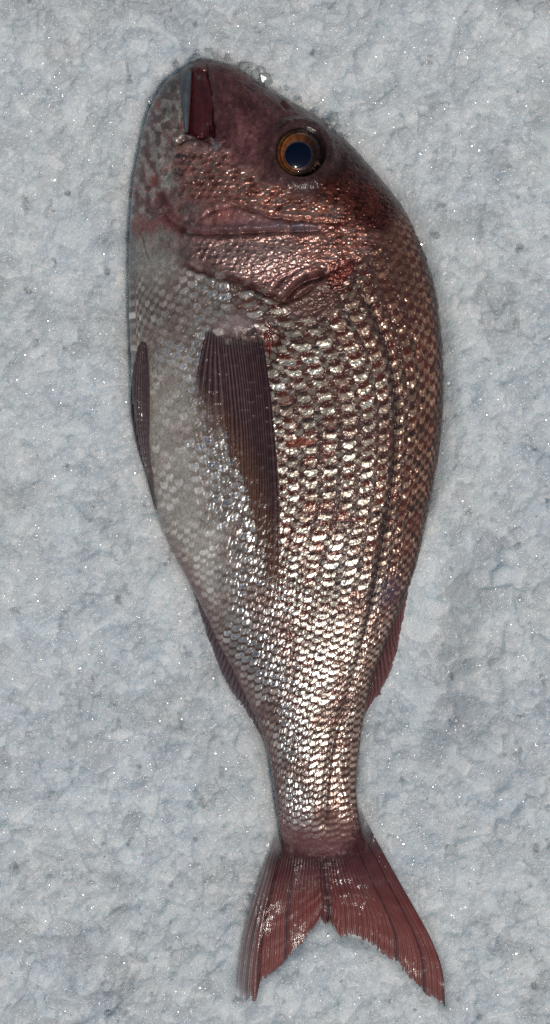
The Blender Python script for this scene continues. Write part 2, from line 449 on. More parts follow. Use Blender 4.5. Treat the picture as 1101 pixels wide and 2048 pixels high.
# --- broad forms (pixels along the normal)
D = np.zeros_like(PX)
D += 7 * blob(qx, qy, 500, 520, 110, 34, -5)               # gill cover
D += 5 * blob(qx, qy, 470, 390, 80, 40, 25)                # cheek
D += 6 * blob(qx, qy, 480, 210, 45, 75, 5)                 # upper jaw
D += 10 * blob(qx, qy, 470, 655, 52, 26, 0)                # fleshy base of the pectoral
D -= 5 * blob(qx, qy, 545, 690, 14, 38, 15)
D += 5 * blob(qx, qy, 330, 220, 30, 60, 20)
# eye socket
EC = (601, 306)
re = np.hypot((qx - EC[0]) * 0.98, (qy - EC[1]) / 1.03)
D += 7 * np.exp(-((re - 58) / 12) ** 2) - 13 * (1 - sstep(38, 50, re)) + 3 * np.exp(-((re - 49) / 4) ** 2)
# folds and slits: (points, width, depth, raised lip)
FOLDS = [
 ([(430,285),(427,255),(420,200),(414,145),(418,128)], 4, 7, 3),
 ([(362,140),(366,200),(372,262)], 3, 3, 0),
 ([(352,292),(372,278),(400,275),(426,285),(436,298)], 5, 6, 2),
 ([(310,400),(335,440),(370,462),(420,468),(500,466),(560,462),(620,462),(655,455)], 5, 5, 3),
 ([(452,403),(505,422),(560,437),(625,443),(690,445)], 4, 4, 2),
 ([(400,440),(430,420),(480,412)], 4, 2, 1),
 ([(352,520),(385,538),(420,548),(470,560),(520,582),(560,602),(590,612)], 5, 7, 3),
 ([(558,603),(575,592),(592,574),(615,560),(640,553),(655,546)], 7, 13, 4),
 ([(566,606),(590,598),(612,585),(630,570)], 5, 6, 0),
 ([(655,546),(690,530),(712,520),(700,580),(672,612),(640,640)], 4, 3, 1),
 ([(285,470),(290,500),(300,520)], 2, 2, 1),
 ([(305,330),(318,380),(345,430)], 8, 4, 2),
 ([(560,205),(570,213),(578,219)], 4, 5, 2),
 ([(590,545),(560,560),(545,580)], 3, 2, 1),
]
fold = np.zeros_like(PX); fold_dark = np.zeros_like(PX)
for pts, wd, dp, lip in FOLDS:
    pts = smooth_line(pts, max(8, len(pts) * 4))
    x0, y0 = pts.min(0) - 30; x1, y1 = pts.max(0) + 30
    m = (qx > x0) & (qx < x1) & (qy > y0) & (qy < y1)
    wob = (fbm(qx[m] / 14, qy[m] / 14, 5, 3) - 0.5) * 5
    d, pos = seg_d(qx[m] + wob, qy[m] - wob, pts)
    taper = sstep(0, 0.12, pos) * sstep(1.0, 0.85, pos) * 0.8 + 0.2
    fold[m] += (-dp * np.exp(-(d / wd) ** 2) + lip * np.exp(-((d - 2.2 * wd) / (1.3 * wd)) ** 2)) * taper
    fold_dark[m] = np.maximum(fold_dark[m], np.exp(-(d / (wd * 0.85)) ** 2) * min(1, dp / 7) * taper)
D += fold
# mouth recess
MOUTH = [(383,138),(412,138),(420,200),(428,272),(400,276),(370,266),(374,200)]
sm = sdf(qx, qy, MOUTH)
D -= 9 * sstep(-3, 4, sm)
# lateral line
LAT = smooth_line([(722,575),(740,615),(762,665),(780,720),(792,790),(793,850),(788,930),(778,1010),(766,1080),(750,1170),(735,1240),(715,1320),(692,1400),(668,1470),(656,1540),(650,1610),(648,1650)], 90)
dl, pl = seg_d(qx, qy, LAT)

# --- scale lattice on the flank, following the body lines
mid = lambda a: a
fL = np.interp(arc, arcl, np.linspace(.84, .6, len(arcl)))
# fraction of the lateral line between left and right edges in every section
lat_f = np.zeros(NR)
for k in range(0, NR, 6):
    row_d = dl[k, :NA]
    j = int(np.argmin(row_d)); lat_f[k] = U[0, j] if row_d[j] < 6 else np.nan
ks = np.array([k for k in range(0, NR, 6) if not np.isnan(lat_f[k]) and lat_f[k] > 0])
lf = np.interp(np.arange(NR), ks, lat_f[ks])
lf = np.convolve(np.pad(lf, 30, 'edge'), np.ones(61) / 61, 'valid')
s_arc = (np.unwrap(np.array(phi)) - phi[0]) / (phi[NA - 1] - phi[0])     # angular fraction across the upper half
fr = np.clip((U * np.ones_like(PX)), 1e-4, 1 - 1e-4)
# edge stretch: near the outline the surface turns down, so use an arc-like coordinate
edge = 0.5 + 0.5 * (np.interp(np.abs(2 * fr - 1), [0, .5, .8, .95, 1], [0, .47, .77, .97, 1.12])) * np.sign(2 * fr - 1) / 1.0
wfr = np.where(s_arc[None, :] > 1, 1 + (s_arc[None, :] - 1), edge)
elf = 0.5 + 0.5 * (np.interp(np.abs(2 * lf - 1), [0, .5, .8, .95, 1], [0, .47, .77, .97, 1.12])) * np.sign(2 * lf - 1)
pw = np.log(0.82) / np.log(np.clip(elf, 0.4, 0.97))
vv = np.clip(wfr, 1e-3, None) ** pw[:, None]
# columns: wide in the middle of the flank, narrow on the back
COLK = np.array([0, .12, .30, .50, .64, .74, .82, .90, 1.0, 1.12]); 
dens_c = np.array([36, 34, 32, 31, 30, 33, 40, 44, 48, 50])
cumc = np.r_[0, np.cumsum(0.5 * (dens_c[1:] + dens_c[:-1]) * np.diff(COLK))]
Vc = np.interp(vv, COLK, cumc)
vlat = np.interp(0.82, COLK, cumc); vmid = np.interp(0.6, COLK, cumc)
ymid = np.interp(arc, arcl, (SEC[:, 1] + SEC[:, 3]) / 2)
fcol = np.interp(ymid, [1000, 1200, 1350, 1550, 1700], [1, .74, .50, .34, .32])[:, None]
Vc = (Vc - vlat) * fcol + round(float(vlat)) + 0.5
fine_u = np.linspace(0, arcl[-1], 400)
spacing = np.interp(fine_u, [0, 250, 450, 660, 800, 900, 1050, 1200, 1400, 1650], [17, 17, 21, 26.5, 25.5, 22, 17.5, 15, 15, 13])
cumu = np.r_[0, np.cumsum(0.5 * (1 / spacing[1:] + 1 / spacing[:-1]) * np.diff(fine_u))]
Uc = np.interp(arc, fine_u, cumu)[:, None] * np.ones_like(PX)
# rows climb towards the back
Uc = Uc + 2.1 * sstep(0.62, 1.05, vv) * 1.0 - 1.1 * sstep(0.45, 0.0, vv)
colw = 0.48 * sstep(0.36, 0.55, vv) * sstep(1.0, 0.85, vv) * (1 - sstep(1120, 1320, qy))
Vc = Vc - (colw / math.pi) * np.sin(math.pi * Vc)
Uc = Uc + 0.45 * (fbm(qx / 60, qy / 60, 301, 2) - 0.5); Vc = Vc + 0.35 * (fbm(qx / 70, qy / 70, 302, 2) - 0.5)

def scales(Uq, Vq, seed, Lg=2.0, A=1.0, wid=0.92, jitter=0.09):
    best = np.full(Uq.shape, -1e9); bu = np.zeros(Uq.shape); bv = np.zeros(Uq.shape); bi = np.zeros(Uq.shape); bj = np.zeros(Uq.shape)
    j0 = np.round(Vq)
    for dj in (-1, 0, 1):
        j = j0 + dj
        off = 0.5 * (np.mod(j, 2))
        i0 = np.floor(Uq - off)
        for di in (0, -1, -2):
            i = i0 + di
            r1 = h2(i, j, seed); r2 = h2(i, j, seed + 1); r3 = h2(i, j, seed + 2); r4 = h2(i, j, seed + 3)
            du = Uq - off - i - (r1 - 0.5) * jitter; dv = Vq - j - (r2 - 0.5) * jitter * 0.8
            w_ = wid * (1 + 0.14 * (r3 - 0.5))
            lim = (Lg - 0.42 - 0.55 * (np.abs(dv) / w_) ** 2.0 + 0.10 * (r4 - 0.5))      # rounded free edge
            inside = np.clip((lim - du) / 0.10, 0, 1) * np.clip((w_ - np.abs(dv)) / 0.10, 0, 1)
            hh = (A * (du * 0.42 - 0.34 * (dv / w_) ** 2 + (r4 - 0.5) * 0.5 * dv + (r3 - 0.5) * 0.36 * (du - 1.0))) * inside - (1 - inside) * 4
            hh = np.where(du < -0.2, -4, hh)
            m = hh > best
            best = np.where(m, hh, best); bu = np.where(m, lim - du, bu); bv = np.where(m, dv / w_, bv); bi = np.where(m, i, bi); bj = np.where(m, j, bj)
    global LASTJ; LASTJ = bj
    return np.maximum(best, -0.1), bu, bv, h2(bi, bj, seed + 7), h2(bi, bj, seed + 8)

sh, su, sv, sr, sr2 = scales(Uc, Vc, 500)
odd = np.mod(LASTJ, 2) * np.clip(colw / 0.48, 0, 1)

# --- masks
GILL = [(150,515),(352,515),(385,535),(420,545),(470,556),(520,580),(560,606),(590,640),(640,640),(675,600),(690,560),(720,520),(760,480),(800,430),(960,380),(960,1800),(150,1800)]
mg = sstep(-14, 14, sdf(qx, qy, GILL) + (fbm(qx / 20, qy / 20, 77, 3) - 0.5) * 24)
n0_ = fbm(qx / 16, qy / 16, 201, 4)
mt = sstep(1700, 1630, qy)                      # scales end on the tail stalk
mbase = 1 - np.clip(1.1 * blob(qx, qy, 470, 655, 50, 26), 0, 0.8)
mg2 = mg * (1 - sstep(430, 330, qx) * sstep(680, 500, qy + (n0_ - 0.5) * 120))
M_scale = mg2 * (0.15 + 0.85 * mt) * mbase
belly = sstep(500, 330, qx - 0.0 * qy) * sstep(500, 620, qy) * sstep(1150, 980, qy)      # soft pale belly
belly = np.clip(sstep(0.26, 0.10, fr + (fbm(qx/40, qy/40, 12, 3) - 0.5) * 0.16) * sstep(620, 820, qy) * sstep(1300, 1150, qy), 0, 1)
amp = (1 - 0.8 * np.exp(-(dl / 7) ** 4)) * 3.6 * np.interp(arc, [0, 500, 750, 1100, 1500], [0.7, 0.9, 1.1, 0.95, 0.7])[:, None] * (1 - 0.62 * belly) * np.interp(vv, [0, .5, .75, 1], [0.8, 1.05, 0.9, 0.62])
D += sh * amp * M_scale * topm
D += (fbm(Uc * 1.3, Vc * 5, 411, 3) - 0.5) * 2.0 * M_scale * topm * (1 - 0.6 * belly)
D += (fbm(qx / 5, qy / 7, 412, 2) - 0.5) * (1.2 + 2.2 * sstep(0.66, 0.9, vv) * sstep(900, 600, qy)) * M_scale * topm * (1 - 0.6 * belly)

# head scales
CHEEK = [(352,300),(392,292),(440,300),(480,330),(540,372),(600,395),(660,400),(700,440),(660,448),(600,440),(560,434),(500,416),(452,402),(415,408),(370,400),(350,350)]
OPER = [(392,474),(450,472),(560,470),(650,462),(720,440),(760,470),(740,520),(690,535),(650,540),(610,552),(578,585),(556,596),(520,575),(470,553),(420,540),(385,528)]
NAPE = [(640,365),(700,350),(760,380),(830,470),(860,560),(800,600),(740,560),(700,600),(660,560),(650,500),(640,440)]
wn = (fbm(qx / 18, qy / 18, 91, 4) - 0.5) * 44
mch = sstep(-20, 20, sdf(qx, qy, CHEEK) + wn); mop = sstep(-16, 16, sdf(qx, qy, OPER) + wn); mna = sstep(-26, 22, sdf(qx, qy, NAPE) + wn)
mna = mna * (1 - mg)
a_ = math.radians(62)
hu = (qx * math.cos(a_) + qy * math.sin(a_)); hv = (-qx * math.sin(a_) + qy * math.cos(a_))
hu = hu + 8 * (fbm(qx / 60, qy / 60, 41, 2) - 0.5); hv = hv + 8 * (fbm(qx / 60, qy / 60, 42, 2) - 0.5)
hh1, hu1, hv1, hr1, hr2 = scales(hu / 15.5, hv / 13.0, 900, jitter=0.25)
nh, nu1, nv1, nr1, nr2 = scales(hu / 10.0, hv / 7.5, 950, jitter=0.5)
Mh = np.clip(mch + mop, 0, 1) * (1 - mg) * (1 - np.exp(-((re) / 60) ** 4)); Mn = mna * (1 - Mh)
D += hh1 * 1.7 * Mh * topm + nh * 2.6 * Mn * topm + (fbm(qx / 5.5, qy / 4, 413, 3) - 0.5) * 4.2 * topm * np.clip(Mh + Mn, 0, 1)
# fine skin roughness: stronger where scaleless & wrinkly
wr = np.clip(1 - M_scale - Mh - Mn, 0, 1)
D += (fbm(qx / 9, qy / 9, 17, 4) - 0.5) * 3.4 * wr * topm
D += (np.abs(fbm(qx / 7 + 0.5 * qy / 7, qy / 5, 18, 3) - 0.5)) * -7.0 * topm * (blob(qx, qy, 640, 600, 70, 34, -40) + blob(qx, qy, 560, 470, 90, 12, 0) + 0.6 * blob(qx, qy, 720, 520, 60, 60))
D += (fbm(qx / 3.5, qy / 3.5, 19, 2) - 0.5) * 0.8 * topm * (0.4 + 0.6 * M_scale)
# lateral line: a row of small tubes in a groove
latm = np.exp(-(dl / (4.6 - 1.6 * sstep(1150, 1450, qy))) ** 4) * (1 - 0.6 * sstep(1250, 1500, qy)) * sstep(0, 0.04, pl)
D += (-4.5 * np.exp(-(dl / 6.0) ** 2) + 2.8 * np.exp(-(dl / 2.2) ** 2) * (0.6 + 0.4 * np.sin(pl * 1100 / 14 * 2 * math.pi))) * sstep(0, 0.04, pl) * topm
co = co + Nrm * (D * S)[..., None]

# --- skin colour, painted darker along the folds and slits, most in the deep ones
def C(r, g, b, k=1.25): return lin((r, g, b)) * k
col = np.zeros(PX.shape + (3,)); col[:] = C(82, 58, 58)
met = np.zeros(PX.shape); rg = np.full(PX.shape, 0.42)
def put(m, c):
    global col
    m = np.clip(m, 0, 1)[..., None]; col = col * (1 - m) + np.asarray(c) * m
n1_ = fbm(qx / 16, qy / 16, 201, 4); n2_ = fbm(qx / 45, qy / 45, 202, 3); n3_ = fbm(qx / 6, qy / 6, 203, 3)
# head base tones
put(1.2 * blob(qx, qy, 475, 230, 85, 120), C(98, 62, 64))
put(0.9 * blob(qx, qy, 700, 330, 110, 70, 50), C(62, 42, 42))
put(0.9 * blob(qx, qy, 660, 360, 50, 40, 30), C(55, 42, 38))
put(1.3 * blob(qx, qy, 320, 230, 55, 95, 20), C(88, 95, 95))
put(1.0 * sstep(0.48, 0.62, n1_) * blob(qx, qy, 345, 230, 50, 90, 10), C(104, 86, 84))
put(1.0 * sstep(0.45, 0.56, n2_ + 0.1 * n3_) * blob(qx, qy, 355, 250, 30, 50, 10), C(150, 150, 140))
put(0.8 * sstep(0.56, 0.66, n1_) * blob(qx, qy, 330, 250, 50, 60, 10), C(70, 58, 66))
put(1.2 * blob(qx, qy, 300, 370, 45, 90, 0), C(122, 100, 98))
put(1.2 * blob(qx, qy, 345, 370, 18, 62, -28), C(138, 142, 136))
put(0.8 * blob(qx, qy, 325, 410, 18, 45, -30), C(112, 66, 64))
put(0.9 * blob(qx, qy, 335, 435, 14, 5, 35), C(60, 30, 32))
put(1.3 * blob(qx, qy, 300, 520, 60, 60, 0), C(128, 126, 122))
put(1.2 * blob(qx, qy, 470, 438, 120, 26, 3), C(124, 92, 94))
put(0.8 * blob(qx, qy, 445, 430, 40, 18, -10) , C(140, 86, 82))
put(0.8 * blob(qx, qy, 600, 455, 60, 10, 0), C(92, 84, 96))
jaw = sstep(410, 370, qx) * sstep(150, 200, qy) * sstep(520, 440, qy)
mj = fbm(qx / 11, qy / 15, 231, 4); mk = fbm(qx / 24, qy / 30, 232, 3)
put(jaw * 0.8 * sstep(0.52, 0.60, mj), C(150, 148, 142))
put(jaw * 0.8 * sstep(0.47, 0.40, mj), C(82, 66, 68))
put(jaw * 0.6 * sstep(0.54, 0.64, mk), C(128, 84, 82))
met = met + 0.4 * jaw * sstep(0.54, 0.62, mj)
snout = blob(qx, qy, 490, 230, 90, 110)
put(snout * 0.6 * sstep(0.52, 0.64, mj), C(112, 78, 78)); put(snout * 0.6 * sstep(0.46, 0.36, mk), C(66, 40, 44))
# pectoral base & shoulder
put(0.9 * blob(qx, qy, 600, 600, 70, 34, -10), C(110, 78, 70))
put(1.0 * blob(qx, qy, 475, 640, 60, 30), C(132, 118, 120))
put(1.0 * blob(qx, qy, 560, 675, 20, 26, 20), C(96, 50, 44))
# head and nape scales
hsil = np.exp(-((hu1 - 0.45) / 0.30) ** 2 - (hv1 / 0.75) ** 2)
warmh = np.clip(blob(qx, qy, 560, 430, 190, 80, 20) + blob(qx, qy, 660, 470, 60, 90), 0, 1)
hc = C(160, 116, 112, 1.2)[None, None] * (1 - warmh[..., None]) * 1.0 + C(172, 112, 94, 1.2)[None, None] * warmh[..., None]
hc = hc * (0.65 + 0.7 * hr1[..., None])
pinks = np.clip(mop * blob(qx, qy, 500, 515, 120, 45), 0, 1)[..., None]
hc = hc * (1 - pinks) + C(190, 158, 152) * pinks
gap = np.clip(sstep(0.22, 0.04, hu1) + sstep(0.75, 1.0, np.abs(hv1)) * 0.6, 0, 1)[..., None]
hc = hc * (1 - 0.8 * gap) + C(88, 34, 32, 1.) * 0.8 * gap
hs_ = (hsil * sstep(0.3, 0.8, hr2))[..., None]; hc = hc * (1 - 0.7 * hs_) + C(232, 200, 188, 1.25) * 0.7 * hs_
put(Mh * 0.8, hc)
met += Mh * (0.3 + 0.6 * hsil)
rg = rg * (1 - Mh) + Mh * (0.36)
nc = (C(120, 62, 52)[None, None] * (0.55 + 0.8 * nr1[..., None])) * (0.45 + 0.9 * np.clip(blob(qx, qy, 665, 500, 55, 95, 0), 0, 1)[..., None])
put(Mn, nc); met += Mn * 0.45
# flank scales
sgw = 0.25 + 0.06 * sstep(1050, 1350, qy) - 0.06 * sstep(0.8, 1.0, vv) + 0.10 * sstep(0.5, 0.3, fr)
silver = sstep(0.16, 0.34, su + 0.16 * (fbm(Uc * 3, Vc * 5, 407, 2) - 0.5)) * (1 - sstep(0.50 + 1.0 * (sgw - 0.25), 0.80 + 1.0 * (sgw - 0.25), su)) * (1 - sstep(0.42, 0.72, np.abs(sv)))
silver = silver * sstep(0.22, 0.5, fbm(Uc * 2.2, Vc * 7, 405, 3) + 0.25)
patch = fbm(qx / 34, qy / 48, 401, 3)
tail_w = sstep(1000, 1350, qy)
back = sstep(0.62, 0.98, vv)
cream = C(240, 230, 210, 1.2); copper = C(214, 166, 136, 1.25); cool = C(236, 232, 226, 1.2)
sil_c = cream[None, None] * (1 - back[..., None]) + copper[None, None] * back[..., None]
coolm = np.clip(sstep(0.55, 0.3, fr) + 0.4 * tail_w, 0, 1)[..., None]
sil_c = sil_c * (1 - coolm) + cool * coolm
sil_c = sil_c * (0.60 + 0.55 * sr[..., None])
warm1 = (sstep(0.5, 0.72, patch) * 0.8)[..., None]
sil_c = sil_c * (1 - 0.5 * warm1) + C(196, 138, 118, 1.2) * 0.5 * warm1
red = C(104, 54, 44, 0.9); dk = C(58, 46, 44, 0.9); greyb = C(140, 138, 132)
gapc = red[None, None] * (1 - sr2[..., None]) + dk[None, None] * sr2[..., None]
gb = np.clip(sstep(0.5, 0.25, fr) * 0.6 + 0.25 * tail_w, 0, 1)[..., None]
gapc = gapc * (1 - gb) + C(86, 72, 68, 1.) * gb
pale = np.clip(sstep(0.42, 0.22, fr + 0.1 * (n0_ - 0.5)) * sstep(1250, 1050, qy), 0, 1)[..., None]
gapc = gapc * (1 - 0.85 * pale) + C(118, 110, 104, 1.1) * (0.75 + 0.5 * n1_[..., None]) * 0.85 * pale
sm_ = np.clip(silver * (1 - 0.6 * odd) * (0.62 + 0.6 * sr) * (1 - 0.5 * sstep(0.52, 0.7, patch)), 0, 1)[..., None]
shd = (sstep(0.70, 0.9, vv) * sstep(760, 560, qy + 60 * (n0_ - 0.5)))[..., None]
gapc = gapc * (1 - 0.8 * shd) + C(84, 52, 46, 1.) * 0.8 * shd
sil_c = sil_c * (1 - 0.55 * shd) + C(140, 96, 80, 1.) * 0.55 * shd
fc_ = gapc * (1 - sm_) + sil_c * sm_
# dark longitudinal stripes between the scale columns
stripe = odd * 0.9
fc_ = fc_ * (1 - 0.45 * stripe[..., None]) + C(58, 52, 54) * 0.45 * stripe[..., None]
# pale matte belly
bc = C(176, 172, 164, 1.3)[None, None] * (0.8 + 0.35 * n1_[..., None])
bm = np.clip(belly * (0.55 - 0.25 * silver), 0, 1)[..., None]
bm = bm * (1 - 0.15 * sr[..., None]); fc_ = fc_ * (1 - bm) + bc * bm
put(M_scale, fc_)
met = met * (1 - M_scale) + M_scale * np.clip(0.22 + 0.75 * sm_[..., 0], 0, 0.97) * (1 - 0.5 * belly)
rg = rg * (1 - M_scale) + M_scale * (0.25 + 0.12 * sr2 + 0.12 * belly)
# marks
put(0.7 * blob(qx, qy, 778, 1185, 28, 34, 20), C(62, 56, 72)); met *= 1 - 0.6 * blob(qx, qy, 778, 1185, 28, 34, 20)
put(0.85 * sstep(0.5, 1.2, 1.3 * blob(qx, qy, 600, 885, 44, 13, -8)) , C(120, 62, 48)); 
put(0.5 * sstep(1590, 1670, qy), C(112, 76, 76)); put(0.75 * sstep(1640, 1730, qy + 50 * (n3_ - 0.5) + 0.5 * np.abs(qx - 640)), C(92, 58, 60, 1.1)); met *= 1 - 0.6 * sstep(1630, 1700, qy)
for (ax, ay, ar) in ((445,775,9),(432,800,7),(415,745,7)):
    put(0.8 * blob(qx, qy, ax, ay, ar, ar), C(150, 100, 92))
# lower edge tones along belly to the anal fin
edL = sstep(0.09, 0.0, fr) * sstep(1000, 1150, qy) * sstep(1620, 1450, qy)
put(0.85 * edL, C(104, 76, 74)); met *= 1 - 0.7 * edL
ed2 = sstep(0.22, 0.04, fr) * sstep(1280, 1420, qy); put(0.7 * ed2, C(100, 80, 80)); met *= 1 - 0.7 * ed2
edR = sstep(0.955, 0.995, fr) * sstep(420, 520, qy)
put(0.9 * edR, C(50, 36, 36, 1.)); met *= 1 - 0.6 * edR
put(0.92 * latm, C(48, 34, 34, .9)); met *= 1 - 0.95 * latm; rg = rg * (1 - latm) + 0.5 * latm
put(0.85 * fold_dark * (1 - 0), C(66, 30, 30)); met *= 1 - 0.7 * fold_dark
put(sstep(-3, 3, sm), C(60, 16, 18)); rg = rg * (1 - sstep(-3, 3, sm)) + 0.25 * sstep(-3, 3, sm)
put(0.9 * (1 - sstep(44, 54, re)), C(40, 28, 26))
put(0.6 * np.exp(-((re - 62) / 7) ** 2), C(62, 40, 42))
put(0.8 * blob(qx, qy, 432, 292, 6, 9, -30), C(150, 160, 170))
# mottling that belongs to the skin
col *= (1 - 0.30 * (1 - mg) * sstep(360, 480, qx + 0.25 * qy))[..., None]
hd = (1 - mg) * 1.0
mot = (0.80 + 0.42 * fbm(qx / 8, qy / 8, 210, 4)) * (0.86 + 0.28 * n2_) * (1 + hd * (0.9 * (fbm(qx / 13, qy / 22, 219, 4) - 0.5)))
met = met + 0.35 * hd * sstep(0.52, 0.66, fbm(qx / 10, qy / 14, 220, 4)) * sstep(300, 420, qx) * (1 - Mh)
rg = np.where(hd > 0.5, rg - 0.06, rg)
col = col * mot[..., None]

def skin_mat(name, coat=0.4, bump=0.55, nscale=900):
    M = Mat(name); p = M.p
    a = M.attr('Col'); hs = M.n('ShaderNodeMix', data_type='RGBA', blend_type='MULTIPLY'); hs.inputs['Factor'].default_value = 1
    nz = M.n('ShaderNodeTexNoise'); nz.inputs['Scale'].default_value = 1100; nz.inputs['Detail'].default_value = 3
    c = M.coords(); M.l(c, nz.inputs[0])
    mr = M.n('ShaderNodeMapRange'); mr.inputs['From Min'].default_value = 0.3; mr.inputs['From Max'].default_value = 0.7
    mr.inputs['To Min'].default_value = 0.78; mr.inputs['To Max'].default_value = 1.2
    M.l(nz.outputs[0], mr.inputs['Value'])
    M.l(a.outputs['Color'], hs.inputs[6]); M.l(mr.outputs[0], hs.inputs[7]); M.l(hs.outputs[2], p.inputs['Base Color'])
    M.l(M.attr('met').outputs['Fac'], p.inputs['Metallic']); M.l(M.attr('rgh').outputs['Fac'], p.inputs['Roughness'])
    p.inputs['Coat Weight'].default_value = coat; p.inputs['Coat Roughness'].default_value = 0.12; p.inputs['Coat IOR'].default_value = 1.33
    p.inputs['Specular IOR Level'].default_value = 0.2
    n2 = M.n('ShaderNodeTexNoise'); n2.inputs['Scale'].default_value = nscale; n2.inputs['Detail'].default_value = 2; M.l(c, n2.inputs[0])
    b = M.n('ShaderNodeBump'); b.inputs['Strength'].default_value = bump; b.inputs['Distance'].default_value = 0.0004
    M.l(n2.outputs[0], b.inputs['Height']); M.l(b.outputs[0], p.inputs['Normal'])
    M.l(b.outputs[0], p.inputs['Coat Normal'])
    return M
sk = skin_mat('fish_skin')
V = co.reshape(-1, 3)
faces = grid_faces(NR, ncol, wrap=True)
# close both ends
capA = V[:ncol].mean(0); capB = V[-ncol:].mean(0)
Vx = np.vstack([V, capA, capB]); ia, ib = len(V), len(V) + 1
k = np.arange(ncol); kn = (k + 1) % ncol
tris = np.vstack([np.stack([kn, k, np.full(ncol, ia)], -1), np.stack([(NR - 1) * ncol + k, (NR - 1) * ncol + kn, np.full(ncol, ib)], -1)])
addc = lambda a: np.vstack([a.reshape(len(V), -1), a.reshape(len(V), -1)[[0, -1]]])
n_ = np.cross(V[faces[NA // 2 + 600 * ncol][1]] - V[faces[NA // 2 + 600 * ncol][0]], V[faces[NA // 2 + 600 * ncol][3]] - V[faces[NA // 2 + 600 * ncol][0]])
if n_[2] < 0: faces = faces[:, ::-1]; tris = tris[:, ::-1]
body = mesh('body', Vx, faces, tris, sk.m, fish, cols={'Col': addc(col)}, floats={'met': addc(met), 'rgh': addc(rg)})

# height of the skin over the ice, for laying fins and lips on it
BH = np.full((2100 // 4, 1150 // 4), -40.0)
tx, ty = pix(co[:, :NA]); tz = co[:, :NA, 2] / S
ii = np.clip((ty / 4).astype(int), 0, BH.shape[0] - 1); jj = np.clip((tx / 4).astype(int), 0, BH.shape[1] - 1)
np.maximum.at(BH, (ii.ravel(), jj.ravel()), tz.ravel())
for _ in range(2):
    pd = np.pad(BH, 1, 'edge'); BH = np.maximum(BH, (pd[:-2, 1:-1] + pd[2:, 1:-1] + pd[1:-1, :-2] + pd[1:-1, 2:]) / 4)
def skin_z(px, py):
    x = np.clip(px / 4 - 0.5, 0, BH.shape[1] - 2); y = np.clip(py / 4 - 0.5, 0, BH.shape[0] - 2)
    i = y.astype(int); j = x.astype(int); fy = y - i; fx = x - j
    return (BH[i, j] * (1 - fx) + BH[i, j + 1] * fx) * (1 - fy) + (BH[i + 1, j] * (1 - fx) + BH[i + 1, j + 1] * fx) * fy

# ------------------------------------------------------------------ fins
def coons(base, tip, left, right, ns, nt):
    b = smooth_line(base, nt); t_ = np.asarray(tip, float)
    L_ = np.r_[0, np.cumsum(np.hypot(*np.diff(t_, axis=0).T))]
    u = np.linspace(0, L_[-1], nt); t_ = np.stack([np.interp(u, L_, t_[:, 0]), np.interp(u, L_, t_[:, 1])], -1)
    l = smooth_line(left, ns); r = smooth_line(right, ns)
    s = np.linspace(0, 1, ns)[:, None, None]; q = np.linspace(0, 1, nt)[None, :, None]
    P = (1 - s) * b[None] + s * t_[None] + (1 - q) * l[:, None] + q * r[:, None]
    P -= (1 - s) * (1 - q) * b[0] + s * q * t_[-1] + (1 - s) * q * b[-1] + s * (1 - q) * t_[0]
    return P

def fin_mat(name, alpha=0.0):
    M = Mat(name); p = M.p
    a = M.attr('Col'); M.l(a.outputs['Color'], p.inputs['Base Color'])
    M.l(M.attr('alpha').outputs['Fac'], p.inputs['Alpha'])
    p.inputs['Roughness'].default_value = 0.4; p.inputs['Specular IOR Level'].default_value = 0.15
    p.inputs['Coat Weight'].default_value = 0.5; p.inputs['Coat Roughness'].default_value = 0.13; p.inputs['Coat IOR'].default_value = 1.5
    c = M.coords()
    n2 = M.n('ShaderNodeTexNoise'); n2.inputs['Scale'].default_value = 420; n2.inputs['Detail'].default_value = 3; M.l(M.coords((1, .4, 1)), n2.inputs[0])
    b = M.n('ShaderNodeBump'); b.inputs['Strength'].default_value = 0.6; b.inputs['Distance'].default_value = 0.0006
    M.l(n2.outputs[0], b.inputs['Height']); M.l(b.outputs[0], p.inputs['Coat Normal'])
    wn_ = M.n('ShaderNodeTexNoise'); wn_.inputs['Scale'].default_value = 75; wn_.inputs['Detail'].default_value = 3; M.l(M.coords((1, .45, 1)), wn_.inputs[0])
    wr_ = M.n('ShaderNodeMapRange'); wr_.inputs['From Min'].default_value = 0.50; wr_.inputs['From Max'].default_value = 0.72; wr_.inputs['To Max'].default_value = 1.0; wr_.inputs['To Min'].default_value = 0.04
    M.l(wn_.outputs[0], wr_.inputs['Value']); M.l(wr_.outputs[0], p.inputs['Coat Weight'])
    return M.m
FM = fin_mat('fin_membrane')

